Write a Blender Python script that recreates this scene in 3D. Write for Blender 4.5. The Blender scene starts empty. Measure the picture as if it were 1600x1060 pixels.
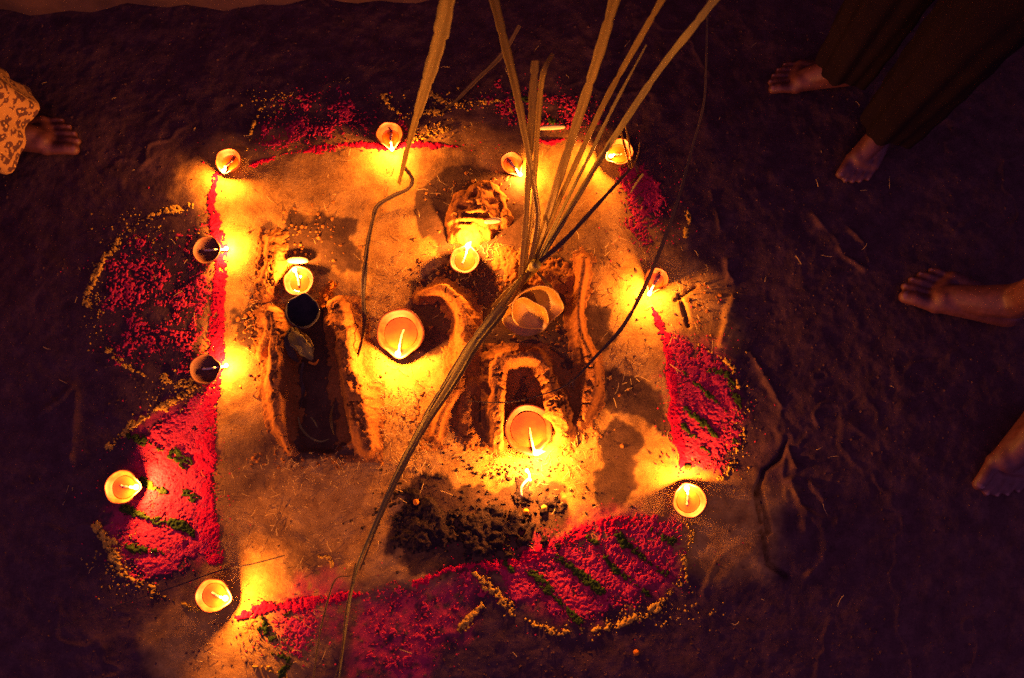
import bpy, math, random
import numpy as np
from mathutils import Vector, Matrix

random.seed(7)
rng = np.random.default_rng(7)
scene = bpy.context.scene
COL = scene.collection

# ------------------------------------------------------------------ camera
TILT = math.radians(12.0)
CAM_H = 1.75
CAM_Y = -CAM_H * math.tan(TILT)
HFOV = math.radians(60.0)
F = 800.0 / math.tan(HFOV / 2)          # focal length in pixels of the 1600 px frame
cam = bpy.data.cameras.new('camera')
cam.sensor_width = 36.0
cam.lens = 18.0 / math.tan(HFOV / 2)
cam.clip_start = 0.05
cam.clip_end = 500
cam.dof.use_dof = True
cam.dof.focus_distance = 1.78
cam.dof.aperture_fstop = 2.8
camo = bpy.data.objects.new('camera', cam)
COL.objects.link(camo)
camo.location = (0, CAM_Y, CAM_H)
camo.rotation_euler = (TILT, 0, 0)
scene.camera = camo

# ------------------------------------------------------------------ night sky
world = bpy.data.worlds.new('World')
scene.world = world
world.use_nodes = True
bg = world.node_tree.nodes['Background']
bg.inputs['Color'].default_value = (0.72, 0.29, 0.98, 1)
bg.inputs['Strength'].default_value = 0.28
scene.view_settings.view_transform = 'Standard'
scene.view_settings.look = 'None'
scene.view_settings.exposure = 0.0
scene.view_settings.gamma = 1.0
scene.cycles.use_denoising = False
scene.cycles.max_bounces = 6
scene.cycles.sample_clamp_indirect = 0.6
FLAME_COL = (1.0, 0.305, 0.05)
FLAME_POWER = 2650.0      # radiance of a flame; its light is carried by a small lamp inside it


# ------------------------------------------------------------------ pixel to place
def P(px, py, z=0.0):
    x = (px - 800) / F
    y = (530 - py) / F
    d = Vector((x, y * math.cos(TILT) + math.sin(TILT), y * math.sin(TILT) - math.cos(TILT)))
    t = (z - CAM_H) / d.z
    return Vector((0, CAM_Y, CAM_H)) + d * t


def PL(pts, z=0.0):
    return np.array([[*P(p[0], p[1], z)][:2] for p in pts])


def pxlen(px, py, n, z=0.0):
    return (P(px + n, py, z) - P(px, py, z)).length


# ------------------------------------------------------------------ noise
def _hash(ix, iy, seed):
    h = (ix * 374761393 + iy * 668265263 + seed * 144269504) & 0xffffffff
    h = ((h ^ (h >> 13)) * 1274126177) & 0xffffffff
    h = h ^ (h >> 16)
    return (h & 0xffffff) / float(0x1000000)


def vnoise(x, y, seed=0):
    ix = np.floor(x).astype(np.int64); iy = np.floor(y).astype(np.int64)
    fx = x - ix; fy = y - iy
    fx = fx * fx * (3 - 2 * fx); fy = fy * fy * (3 - 2 * fy)
    a = _hash(ix, iy, seed); b = _hash(ix + 1, iy, seed)
    c = _hash(ix, iy + 1, seed); d = _hash(ix + 1, iy + 1, seed)
    return (a * (1 - fx) + b * fx) * (1 - fy) + (c * (1 - fx) + d * fx) * fy


def fbm(x, y, size, octaves=4, seed=0, gain=0.5):
    s = 0.0; a = 1.0; t = 0.0
    for o in range(octaves):
        s = s + a * vnoise(x / size + 17.3 * o, y / size - 9.1 * o, seed + o * 31)
        t += a; a *= gain; size *= 0.5
    return s / t


def smooth(e0, e1, v):
    t = np.clip((v - e0) / (e1 - e0), 0, 1)
    return t * t * (3 - 2 * t)


def seg_dist(X, Y, line, widths=None):
    """distance to a polyline and the width interpolated along it"""
    best = np.full(X.shape, 1e9); w = np.zeros(X.shape)
    for i in range(len(line) - 1):
        ax, ay = line[i]; bx, by = line[i + 1]
        dx, dy = bx - ax, by - ay
        t = np.clip(((X - ax) * dx + (Y - ay) * dy) / (dx * dx + dy * dy + 1e-12), 0, 1)
        d = np.hypot(X - ax - t * dx, Y - ay - t * dy)
        m = d < best
        best = np.where(m, d, best)
        if widths is not None:
            w = np.where(m, widths[i] * (1 - t) + widths[i + 1] * t, w)
    return best, w


def poly_sd(X, Y, poly):
    """signed distance, positive inside"""
    inside = np.zeros(X.shape, bool)
    n = len(poly)
    for i in range(n):
        x0, y0 = poly[i]; x1, y1 = poly[(i + 1) % n]
        c = ((y0 > Y) != (y1 > Y)) & (X < (x1 - x0) * (Y - y0) / (y1 - y0 + 1e-12) + x0)
        inside ^= c
    d, _ = seg_dist(X, Y, np.vstack([poly, poly[:1]]))
    return np.where(inside, d, -d)


def spline(pts, n):
    """Catmull-Rom through the points"""
    pts = [np.array(p, float) for p in pts]
    q = [2 * pts[0] - pts[1]] + pts + [2 * pts[-1] - pts[-2]]
    out = []
    m = len(pts) - 1
    for i in range(n + 1):
        u = i / n * m
        k = min(int(u), m - 1); t = u - k
        a, b_, c_, d = q[k:k + 4]
        out.append(.5 * ((2 * b_) + (-a + c_) * t + (2 * a - 5 * b_ + 4 * c_ - d) * t * t + (-a + 3 * b_ - 3 * c_ + d) * t ** 3))
    return np.array(out)


# ------------------------------------------------------------------ object helpers
def tag(o, label=None, cat=None, group=None, kind=None):
    if label: o['label'] = label
    if cat: o['category'] = cat
    if group: o['group'] = group
    if kind: o['kind'] = kind
    return o


def empty(name, loc=(0, 0, 0)):
    o = bpy.data.objects.new(name, None)
    o.empty_display_size = 0.05
    o.location = loc
    COL.objects.link(o)
    return o


def mesh_obj(name, verts, faces, mat, parent=None, smooth_shade=True):
    verts = np.asarray(verts, dtype=np.float32)
    me = bpy.data.meshes.new(name)
    if isinstance(faces, np.ndarray):
        k = faces.shape[1]; n = len(faces)
        me.vertices.add(len(verts)); me.vertices.foreach_set('co', verts.ravel())
        me.loops.add(n * k); me.loops.foreach_set('vertex_index', faces.astype(np.int32).ravel())
        me.polygons.add(n)
        me.polygons.foreach_set('loop_start', np.arange(0, n * k, k, dtype=np.int32))
        me.update(calc_edges=True)
    else:
        me.from_pydata(verts.tolist(), [], faces)
    me.validate()
    if smooth_shade:
        me.polygons.foreach_set('use_smooth', np.ones(len(me.polygons), dtype=bool))
    me.materials.append(mat)
    o = bpy.data.objects.new(name, me)
    COL.objects.link(o)
    if parent is not None:
        o.parent = parent
        o.matrix_parent_inverse = Matrix.Translation(parent.location).inverted()
    return o


# ------------------------------------------------------------------ materials
def new_mat(name):
    m = bpy.data.materials.new(name)
    m.use_nodes = True
    nt = m.node_tree
    return m, nt, nt.nodes['Principled BSDF']


def noise_node(nt, scale, detail=6, rough=0.6):
    tc = nt.nodes.new('ShaderNodeTexCoord')
    n = nt.nodes.new('ShaderNodeTexNoise')
    n.inputs['Scale'].default_value = scale
    n.inputs['Detail'].default_value = detail
    n.inputs['Roughness'].default_value = rough
    nt.links.new(tc.outputs['Object'], n.inputs['Vector'])
    return n


def ramp(nt, src, stops):
    r = nt.nodes.new('ShaderNodeValToRGB')
    while len(r.color_ramp.elements) < len(stops):
        r.color_ramp.elements.new(0.5)
    for e, (p, c) in zip(r.color_ramp.elements, stops):
        e.position = p; e.color = (*c, 1)
    nt.links.new(src, r.inputs['Fac'])
    return r


def mix(nt, fac, a, b, mode='MIX'):
    m = nt.nodes.new('ShaderNodeMix')
    m.data_type = 'RGBA'; m.blend_type = mode
    for sock, v in ((m.inputs[0], fac), (m.inputs[6], a), (m.inputs[7], b)):
        if hasattr(v, 'is_linked') or hasattr(v, 'links'):
            nt.links.new(v, sock)
        else:
            sock.default_value = v if not isinstance(v, tuple) else (*v, 1)
    return m.outputs[2]


def bump(nt, bsdf, src, strength, dist, prev=None):
    b = nt.nodes.new('ShaderNodeBump')
    b.inputs['Strength'].default_value = strength
    b.inputs['Distance'].default_value = dist
    nt.links.new(src, b.inputs['Height'])
    if prev: nt.links.new(prev.outputs[0], b.inputs['Normal'])
    nt.links.new(b.outputs[0], bsdf.inputs['Normal'])
    return b


def grain_mat(name, c0, c1, scale=350, bump_d=0.003, rough=0.95, spec=0.1, mid=None):
    m, nt, b = new_mat(name)
    n = noise_node(nt, scale, 5, 0.65)
    stops = [(0.32, c0), (0.68, c1)] if mid is None else [(0.3, c0), (0.5, mid), (0.7, c1)]
    r = ramp(nt, n.outputs['Fac'], stops)
    n2 = noise_node(nt, scale * 0.13, 3, 0.5)
    col = mix(nt, 1.0, r.outputs['Color'], ramp(nt, n2.outputs['Fac'], [(0.3, (.75, .75, .75)), (0.7, (1, 1, 1))]).outputs['Color'], 'MULTIPLY')
    nt.links.new(col, b.inputs['Base Color'])
    b.inputs['Roughness'].default_value = rough
    b.inputs['Specular IOR Level'].default_value = spec
    bump(nt, b, n.outputs['Fac'], 0.7, bump_d)
    return m


M = {}
M['pink'] = grain_mat('pink powder', (.46, .016, .042), (.82, .06, .115), 300)
M['red'] = grain_mat('red powder', (.50, .005, .03), (.88, .012, .07), 300)
M['green'] = grain_mat('green powder', (.02, .04, .006), (.07, .12, .014), 420)
M['yellow'] = grain_mat('yellow powder', (.50, .27, .02), (.85, .55, .07), 420)
M['mud'] = grain_mat('mud and dung', (.26, .10, .018), (.48, .20, .035), 210, 0.003, mid=(.38, .152, .026))
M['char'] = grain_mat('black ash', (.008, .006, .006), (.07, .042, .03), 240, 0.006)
M['straw'] = grain_mat('straw', (.45, .30, .09), (.72, .52, .2), 300, 0.0005)
M['petal'] = grain_mat('marigold', (.62, .16, .01), (.9, .33, .02), 500, 0.001)
M['pale'] = grain_mat('pale pod', (.62, .48, .2), (.78, .66, .33), 150, 0.0005, 0.5, 0.4)


def leaf_mat(name, c0, c1, stretch=900):
    m, nt, b = new_mat(name)
    at = nt.nodes.new('ShaderNodeAttribute'); at.attribute_name = 'across'
    n = nt.nodes.new('ShaderNodeTexNoise'); n.noise_dimensions = '3D'
    n.inputs['Scale'].default_value = 1.0; n.inputs['Detail'].default_value = 3
    mp = nt.nodes.new('ShaderNodeMapping'); mp.inputs['Scale'].default_value = (26, 3.5, 1)
    nt.links.new(at.outputs['Vector'], mp.inputs['Vector']); nt.links.new(mp.outputs[0], n.inputs['Vector'])
    r = ramp(nt, n.outputs['Fac'], [(0.3, c0), (0.7, c1)])
    nt.links.new(r.outputs['Color'], b.inputs['Base Color'])
    b.inputs['Roughness'].default_value = 0.5
    b.inputs['Specular IOR Level'].default_value = 0.35
    bp = bump(nt, b, n.outputs['Fac'], 0.5, 0.0015)
    tr = nt.nodes.new('ShaderNodeBsdfTranslucent'); nt.links.new(r.outputs['Color'], tr.inputs['Color'])
    nt.links.new(bp.outputs[0], tr.inputs['Normal'])
    ms = nt.nodes.new('ShaderNodeMixShader'); ms.inputs[0].default_value = .34
    nt.links.new(b.outputs[0], ms.inputs[1]); nt.links.new(tr.outputs[0], ms.inputs[2])
    nt.links.new(ms.outputs[0], nt.nodes['Material Output'].inputs['Surface'])
    return m


M['leaf'] = leaf_mat('dry cane leaf', (.11, .072, .006), (.50, .33, .032))
M['leafgreen'] = leaf_mat('green cane leaf', (.16, .14, .02), (.46, .37, .07))
M['leafdark'] = leaf_mat('brown dry leaf', (.05, .03, .015), (.17, .11, .04))
M['twig'] = leaf_mat('twig', (.07, .035, .015), (.16, .09, .035))

# terracotta
m, nt, b = new_mat('terracotta'); M['clay'] = m
n = noise_node(nt, 90, 6, .6)
r = ramp(nt, n.outputs['Fac'], [(.3, (.16, .037, .006)), (.7, (.26, .068, .012))])
at = nt.nodes.new('ShaderNodeAttribute'); at.attribute_name = 'soot'
n3 = noise_node(nt, 22, 4, .6)
cc = mix(nt, 1.0, r.outputs['Color'], ramp(nt, n3.outputs['Fac'], [(.35, (.45, .40, .38)), (.6, (1, 1, 1))]).outputs['Color'], 'MULTIPLY')
cc = mix(nt, at.outputs['Fac'], cc, (.02, .012, .009))
nt.links.new(cc, b.inputs['Base Color'])
b.inputs['Roughness'].default_value = .55
b.inputs['Specular IOR Level'].default_value = .4
bump(nt, b, n.outputs['Fac'], .3, .001)
m, nt, b = new_mat('shaded clay'); M['shadedclay'] = m  # terracotta darkened to stand for the unlit bowl insides
n = noise_node(nt, 80, 5, .6)
r = ramp(nt, n.outputs['Fac'], [(.3, (.08, .028, .010)), (.7, (.15, .055, .016))])
nt.links.new(r.outputs['Color'], b.inputs['Base Color']); b.inputs['Roughness'].default_value = .7
m, nt, b = new_mat('golden glazed clay'); M['gold'] = m
n = noise_node(nt, 70, 5, .6)
r = ramp(nt, n.outputs['Fac'], [(.3, (.36, .17, .012)), (.7, (.62, .33, .025))])
nt.links.new(r.outputs['Color'], b.inputs['Base Color'])
b.inputs['Roughness'].default_value = .42
m, nt, b = new_mat('sooty clay'); M['soot'] = m
n = noise_node(nt, 60, 5, .6)
r = ramp(nt, n.outputs['Fac'], [(.35, (.012, .010, .009)), (.75, (.05, .035, .025))])
nt.links.new(r.outputs['Color'], b.inputs['Base Color']); b.inputs['Roughness'].default_value = .85
m, nt, b = new_mat('lamp oil'); M['oil'] = m
n = noise_node(nt, 40, 3, .5)
r = ramp(nt, n.outputs['Fac'], [(.35, (.15, .030, .003)), (.7, (.23, .052, .005))])
nt.links.new(r.outputs['Color'], b.inputs['Base Color']); b.inputs['Roughness'].default_value = .06
b.inputs['Specular IOR Level'].default_value = .6
m, nt, b = new_mat('cotton wick'); M['wick'] = m
n = noise_node(nt, 400, 3, .5)
r = ramp(nt, n.outputs['Fac'], [(.3, (.6, .45, .25)), (.7, (.8, .68, .45))])
nt.links.new(r.outputs['Color'], b.inputs['Base Color']); b.inputs['Roughness'].default_value = .8
m, nt, b = new_mat('flame'); M['flame'] = m
nt.nodes.remove(b)
e = nt.nodes.new('ShaderNodeEmission'); e.inputs['Color'].default_value = (*FLAME_COL, 1)
e.inputs['Strength'].default_value = 26.0
tp = nt.nodes.new('ShaderNodeBsdfTransparent')      # a flame casts no shadow
ads = nt.nodes.new('ShaderNodeAddShader')
nt.links.new(e.outputs[0], ads.inputs[0]); nt.links.new(tp.outputs[0], ads.inputs[1])
nt.links.new(ads.outputs[0], nt.nodes['Material Output'].inputs['Surface'])
m.cycles.emission_sampling = 'NONE'
m, nt, b = new_mat('dark glaze'); M['glaze'] = m
n = noise_node(nt, 50, 4, .6)
r = ramp(nt, n.outputs['Fac'], [(.3, (.012, .009, .007)), (.7, (.03, .02, .014))])
nt.links.new(r.outputs['Color'], b.inputs['Base Color']); b.inputs['Roughness'].default_value = .30; b.inputs['Specular IOR Level'].default_value = .25
m, nt, b = new_mat('skin'); M['skin'] = m
n = noise_node(nt, 60, 6, .6)
r = ramp(nt, n.outputs['Fac'], [(.3, (.065, .018, .015)), (.7, (.125, .037, .028))])
nt.links.new(r.outputs['Color'], b.inputs['Base Color']); b.inputs['Roughness'].default_value = .55
b.inputs['Subsurface Weight'].default_value = 0.0
n2 = noise_node(nt, 320, 4, .6); bump(nt, b, n2.outputs['Fac'], .35, .001)
m, nt, b = new_mat('toenail'); M['nail'] = m
b.inputs['Base Color'].default_value = (.20, .085, .06, 1); b.inputs['Roughness'].default_value = .35
m, nt, b = new_mat('black cloth'); M['black'] = m
n = noise_node(nt, 500, 3, .5)
r = ramp(nt, n.outputs['Fac'], [(.3, (.005, .003, .006)), (.7, (.010, .006, .011))])
nt.links.new(r.outputs['Color'], b.inputs['Base Color']); b.inputs['Roughness'].default_value = .95
b.inputs['Specular IOR Level'].default_value = .02
# printed cotton
m, nt, b = new_mat('printed cotton'); M['print'] = m
tc = nt.nodes.new('ShaderNodeTexCoord')
wv = nt.nodes.new('ShaderNodeTexNoise'); wv.inputs['Scale'].default_value = 110; wv.inputs['Detail'].default_value = 2
v = nt.nodes.new('ShaderNodeTexVoronoi'); v.inputs['Scale'].default_value = 52; v.inputs['Randomness'].default_value = .7
nt.links.new(tc.outputs['Object'], v.inputs['Vector']); nt.links.new(tc.outputs['Object'], wv.inputs['Vector'])
ad = nt.nodes.new('ShaderNodeMath'); ad.operation = 'ADD'
nt.links.new(v.outputs['Distance'], ad.inputs[0]); nt.links.new(wv.outputs['Fac'], ad.inputs[1])
r = ramp(nt, ad.outputs[0], [(.60, (.42, .23, .055)), (.68, (.04, .015, .013)), (.96, (.07, .022, .016)), (1.0, (.30, .16, .04))])
nt.links.new(r.outputs['Color'], b.inputs['Base Color']); b.inputs['Roughness'].default_value = .9
# wall plaster
m, nt, b = new_mat('mud plaster'); M['plaster'] = m
n = noise_node(nt, 14, 8, .65)
r = ramp(nt, n.outputs['Fac'], [(.3, (.045, .02, .019)), (.7, (.08, .036, .033))])
nt.links.new(r.outputs['Color'], b.inputs['Base Color']); b.inputs['Roughness'].default_value = .95
bump(nt, b, n.outputs['Fac'], .5, .01)

# ground material: masks for clay wash / dark stains and painted shade / red dusting are stored on the sheet
m, nt, b = new_mat('beaten earth'); M['ground'] = m
at = nt.nodes.new('ShaderNodeAttribute'); at.attribute_name = 'soil'
sp = nt.nodes.new('ShaderNodeSeparateColor'); nt.links.new(at.outputs['Color'], sp.inputs[0])
nA = noise_node(nt, 26, 9, .68); nB = noise_node(nt, 230, 5, .7); nC = noise_node(nt, 5, 5, .6)
earth = ramp(nt, nA.outputs['Fac'], [(.28, (.045, .021, .019)), (.5, (.075, .035, .031)), (.72, (.115, .055, .046))])
clay = ramp(nt, nA.outputs['Fac'], [(.28, (.28, .13, .022)), (.5, (.52, .285, .046)), (.72, (.68, .40, .075))])
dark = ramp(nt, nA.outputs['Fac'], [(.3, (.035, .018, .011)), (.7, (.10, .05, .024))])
c = mix(nt, sp.outputs[0], earth.outputs['Color'], clay.outputs['Color'])
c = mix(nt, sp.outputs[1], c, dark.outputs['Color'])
c = mix(nt, sp.outputs[2], c, (.50, .035, .07))
spk = ramp(nt, nB.outputs['Fac'], [(.30, (.55, .52, .50)), (.45, (.95, .95, .95)), (.58, (1, 1, 1)), (.72, (1.3, 1.27, 1.2))])
c = mix(nt, 1.0, c, spk.outputs['Color'], 'MULTIPLY')
nt.links.new(c, b.inputs['Base Color'])
b.inputs['Roughness'].default_value = .93
b.inputs['Specular IOR Level'].default_value = .2
b1 = bump(nt, b, nA.outputs['Fac'], .4, .0045)
bump(nt, b, nB.outputs['Fac'], .45, .0018, b1)

# ------------------------------------------------------------------ ground
WASH = PL([(285, 275), (350, 232), (560, 222), (700, 222), (965, 235), (990, 330), (1075, 415), (1128, 450), (1135, 540), (1070, 530), (1085, 720),
           (1215, 790), (1185, 880), (1100, 880), (1000, 840), (780, 890), (545, 930), (430, 1080), (300, 1090), (240, 1010), (335, 880), (325, 600), (325, 350)])
STAINS_SHADE = [PL(p) for p in (  # real stains, plus dark patches painting shade around head, figure and trough
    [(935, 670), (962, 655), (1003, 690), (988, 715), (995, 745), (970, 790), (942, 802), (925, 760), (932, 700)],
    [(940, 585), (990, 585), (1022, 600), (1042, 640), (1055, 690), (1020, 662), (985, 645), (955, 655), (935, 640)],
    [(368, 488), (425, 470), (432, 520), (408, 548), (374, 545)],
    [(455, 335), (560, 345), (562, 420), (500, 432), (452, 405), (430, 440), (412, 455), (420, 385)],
    [(640, 445), (700, 420), (790, 400), (905, 405), (905, 470), (960, 480), (955, 530), (925, 560), (895, 650), (850, 690), (780, 690), (735, 690), (690, 650), (720, 560), (640, 545)],  # shade beside the big lamp and figure, painted into the ground colour
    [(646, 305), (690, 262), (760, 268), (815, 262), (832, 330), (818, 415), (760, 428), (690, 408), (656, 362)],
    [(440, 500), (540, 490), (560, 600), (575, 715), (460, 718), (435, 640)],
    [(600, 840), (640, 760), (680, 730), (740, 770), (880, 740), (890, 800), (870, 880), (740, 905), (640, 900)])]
REDDUST = [PL(p) for p in ([(465, 900), (530, 875), (560, 940), (520, 990), (440, 990), (430, 940)], [(560, 930), (760, 900), (720, 1000), (640, 1070), (545, 1060)],
                           [(830, 830), (960, 800), (1060, 800), (1060, 900), (900, 980), (790, 930)], [(215, 660), (330, 610), (330, 870), (200, 890), (160, 820)],
                           [(1040, 520), (1120, 550), (1160, 640), (1120, 750), (1060, 740)])]
CRACKS = [PL(p) for p in ([(1188, 815), (1180, 775), (1195, 735), (1220, 715), (1228, 690)], [(1060, 460), (1068, 480), (1076, 510)],
                          [(1055, 470), (1068, 462), (1085, 450)], [(1200, 830), (1195, 800), (1185, 770)], [(1190, 830), (1200, 880), (1230, 900)])]
RIMS = [PL(p) for p in ([(1172, 550), (1205, 605), (1225, 640), (1220, 668), (1238, 720), (1255, 800), (1258, 845), (1242, 890)],
                        [(1232, 740), (1250, 790), (1280, 815), (1290, 850), (1285, 880), (1262, 900)],
                        [(1245, 730), (1300, 800), (1305, 860), (1270, 900)], [(1270, 335), (1320, 400), (1350, 420)],
                        [(1320, 350), (1350, 380), (1358, 410)], [(1110, 300), (1130, 380), (1145, 470), (1125, 540)], [(60, 650), (120, 600), (110, 720)])]
SLOT = PL([(455, 520), (525, 515), (540, 600), (552, 690), (520, 708), (470, 705), (452, 600)])
POT_SLOT = PL([(790, 572), (842, 572), (852, 640), (868, 690), (790, 700), (784, 640)])


def ground_h(X, Y):
    near = np.exp(-((X / 3.0) ** 2 + (Y / 3.0) ** 2))
    z = (fbm(X, Y, .45, 4, 3) - .5) * .022 * near
    z += (fbm(X, Y, .035, 3, 11, .5) - .5) * .0036 * near
    # trodden lumpy earth beyond the smeared pad
    out = 1 - smooth(-.10, .06, poly_sd(X, Y, WASH))
    z += out * near * (fbm(X, Y, .06, 5, 21, .62) - .5) * .008
    rid = 1 - np.abs(fbm(X, Y, .16, 4, 55) * 2 - 1)
    z += out * near * smooth(.93, 1.0, rid) * .0022 * smooth(.45, .6, fbm(X, Y, .2, 2, 66))
    z += smooth(-.05, .03, poly_sd(X, Y, WASH)) * .006
    for cr in CRACKS:
        d, _ = seg_dist(X, Y, cr)
        d = d + (fbm(X, Y, .02, 2, 5) - .5) * .006
        z -= .014 * np.exp(-(np.maximum(d, 0) / .0035) ** 2)
    for i, cr in enumerate(RIMS):
        d, _ = seg_dist(X, Y, cr)
        d = np.maximum(d + (fbm(X, Y, .03, 3, 7 + i) - .5) * .018, 0)
        z += .008 * np.exp(-(d / .006) ** 2) * smooth(.35, .55, fbm(X, Y, .05, 2, 77 + i))
    z -= .022 * smooth(-.006, .012, poly_sd(X, Y, SLOT))
    z -= .010 * smooth(-.004, .008, poly_sd(X, Y, POT_SLOT))
    return z


def gz(x, y):
    return float(ground_h(np.array([x]), np.array([y]))[0])


def axis(lo, hi, step, far):
    core = np.arange(lo, hi + 1e-9, step)
    tail = []
    s = step; a = hi
    while a < far:
        s *= 1.35; a += s; tail.append(a)
    left = []
    s = step; a = lo
    while a > -far:
        s *= 1.35; a -= s; left.append(a)
    return np.concatenate([left[::-1], core, tail])


gx = axis(-1.30, 1.30, .0032, 60); gy = axis(-.72, .90, .0032, 60)
X, Y = np.meshgrid(gx, gy)
Z = ground_h(X, Y)
nx, ny = len(gx), len(gy)
idx = np.arange(nx * ny).reshape(ny, nx)
faces = np.stack([idx[:-1, :-1], idx[:-1, 1:], idx[1:, 1:], idx[1:, :-1]], -1).reshape(-1, 4)
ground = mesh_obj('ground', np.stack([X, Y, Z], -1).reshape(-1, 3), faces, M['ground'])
tag(ground, 'beaten mud courtyard ground with a smeared yellow clay square', kind='structure')
wob = (fbm(X, Y, .06, 4, 71) - .5)
wash = smooth(-.045, .02, poly_sd(X, Y, WASH) + wob * .09)
stain_shade = np.zeros_like(X)
for i, s in enumerate(STAINS_SHADE):
    stain_shade = np.maximum(stain_shade, smooth(-.004, .006, poly_sd(X, Y, s) + (fbm(X, Y, .03, 4, 90 + i) - .5) * .05))
stain_shade = np.maximum(stain_shade, .55 * smooth(.56, .70, fbm(X, Y, .13, 5, 44)) * wash)
dust = np.zeros_like(X)
for i, s in enumerate(REDDUST):
    dust = np.maximum(dust, smooth(-.02, .03, poly_sd(X, Y, s) + (fbm(X, Y, .04, 4, 190 + i) - .5) * .07) * .85)
dust *= smooth(.22, .55, fbm(X, Y, .012, 3, 301))
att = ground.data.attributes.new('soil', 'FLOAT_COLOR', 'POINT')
att.data.foreach_set('color', np.stack([wash, stain_shade * .92, dust, np.ones_like(X)], -1).astype(np.float32).ravel())


# ------------------------------------------------------------------ heaped material on the ground
def patch(name, bounds, hfun, mat, parent=None, res=.0022, sink=.003):
    pts = np.vstack(bounds) if isinstance(bounds, list) else bounds
    pad = .03
    xs = np.arange(pts[:, 0].min() - pad, pts[:, 0].max() + pad, res)
    ys = np.arange(pts[:, 1].min() - pad, pts[:, 1].max() + pad, res)
    X, Y = np.meshgrid(xs, ys)
    h = hfun(X, Y)
    g = ground_h(X, Y)
    keep = h > 0
    z = np.where(keep, g + h, g - sink)
    cell = keep[:-1, :-1] | keep[1:, :-1] | keep[:-1, 1:] | keep[1:, 1:]
    idx = np.arange(X.size).reshape(X.shape)
    f = np.stack([idx[:-1, :-1][cell], idx[:-1, 1:][cell], idx[1:, 1:][cell], idx[1:, :-1][cell]], -1)
    used, inv = np.unique(f, return_inverse=True)
    v = np.stack([X, Y, z], -1).reshape(-1, 3)[used]
    return mesh_obj(name, v, inv.reshape(-1, 4), mat, parent)


def grit(X, Y, size, seed):
    """noise stretched to fill 0..1"""
    return np.clip((fbm(X, Y, size, 3, seed, .6) - .5) * 2.1 + .5, 0, 1)


def powder_h(X, Y, s, thick, edge, cover, seed, base=0.0):
    s = s + (fbm(X, Y, .04, 4, seed) - .5) * edge * 2.2
    m = smooth(-edge * .6, edge, s)
    fine = grit(X, Y, .0042, seed + 5) * .7 + grit(X, Y, .012, seed + 6) * .3
    clump = grit(X, Y, .045, seed + 9)
    thr = 1 - m * (cover + (clump - .5) * .55)
    ok = fine > thr
    h = .0005 + .75 * thick * (.12 + .35 * (fine - thr) + .7 * fine * m * clump)
    return np.where(ok & (m > .01), h + base * smooth(0, .5, m), -1)


def powder_poly(poly, thick=.0035, edge=.02, cover=.5, seed=0):
    return lambda X, Y: powder_h(X, Y, poly_sd(X, Y, poly), thick, edge, cover, seed)


def powder_line(line, widths, thick=.004, edge=.008, cover=.6, seed=0, base=0.0):
    def f(X, Y):
        d, w = seg_dist(X, Y, line, widths)
        return powder_h(X, Y, w - d, thick, edge, cover, seed, base)
    return f


PX = 0.00129


def resample(line, *vals):
    """smooth curve through the points, with the values carried along"""
    n = max(2, (len(line) - 1) * 4)
    q = spline(list(line), n)
    u = np.linspace(0, len(line) - 1, n + 1)
    return (q, *[np.interp(u, range(len(line)), v) for v in vals])


def line_obj(name, pts, wpx, mat, parent=None, thick=.004, cover=.6, seed=0, edge=.008, base=0.0):
    line, ws = resample(PL(pts), [w * PX / 2 for w in (wpx if isinstance(wpx, (list, tuple)) else [wpx] * len(pts))])
    o = patch(name, line, powder_line(line, ws, thick, edge, cover, seed, base), mat, parent, .0014)
    o['kind'] = 'stuff' if parent is not None else None
    if parent is None: del o['kind']
    return o


# red border lines of the square
tag(line_obj('red_powder_line', [(340, 278), (333, 320), (338, 350), (348, 400), (345, 450), (340, 520), (338, 580), (328, 640), (322, 700), (318, 760), (322, 820), (336, 868)],
             [14, 22, 28, 26, 24, 30, 26, 30, 34, 38, 36, 26], M['red'], thick=.004, cover=.98, seed=400),
    'bright red powder line running down the left side of the clay square', 'powder line', 'red border lines')
tag(line_obj('red_powder_line', [(395, 262), (440, 246), (480, 240), (520, 233), (560, 229), (610, 233), (660, 229), (715, 233)], [6, 8, 12, 14, 16, 10, 12, 6], M['red'], thick=.004, cover=.9, seed=410),
    'thin bright red powder line across the top left of the square', 'powder line', 'red border lines')
tag(line_obj('red_powder_line', [(838, 222), (865, 224), (892, 220), (925, 228), (945, 240)], [10, 12, 10, 8, 4], M['red'], thick=.005, cover=.85, seed=420),
    'short red powder line crossed by the rising cane leaves', 'powder line', 'red border lines')
tag(line_obj('red_powder_line', [(1014, 474), (1030, 505), (1042, 540), (1050, 600), (1056, 660), (1064, 710), (1062, 735)], [10, 18, 18, 16, 18, 18, 8], M['red'], thick=.004, cover=.98, seed=430),
    'bright red powder line on the right of the square beside the striped petal', 'powder line', 'red border lines')
tag(line_obj('red_powder_line', [(375, 966), (420, 950), (470, 944), (520, 935), (560, 928)], [10, 18, 22, 20, 12], M['red'], thick=.005, cover=.8, seed=440),
    'smudged red powder line at the bottom near the lowest left lamp', 'powder line', 'red border lines')
tag(line_obj('red_powder_line', [(650, 912), (700, 892), (750, 884), (800, 880), (860, 855), (920, 828), (970, 818), (1010, 812)], [8, 16, 18, 16, 22, 26, 24, 10], M['red'], thick=.005, cover=.8, seed=450),
    'broken red powder line at the bottom right between black ash and striped petal', 'powder line', 'red border lines')


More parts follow.
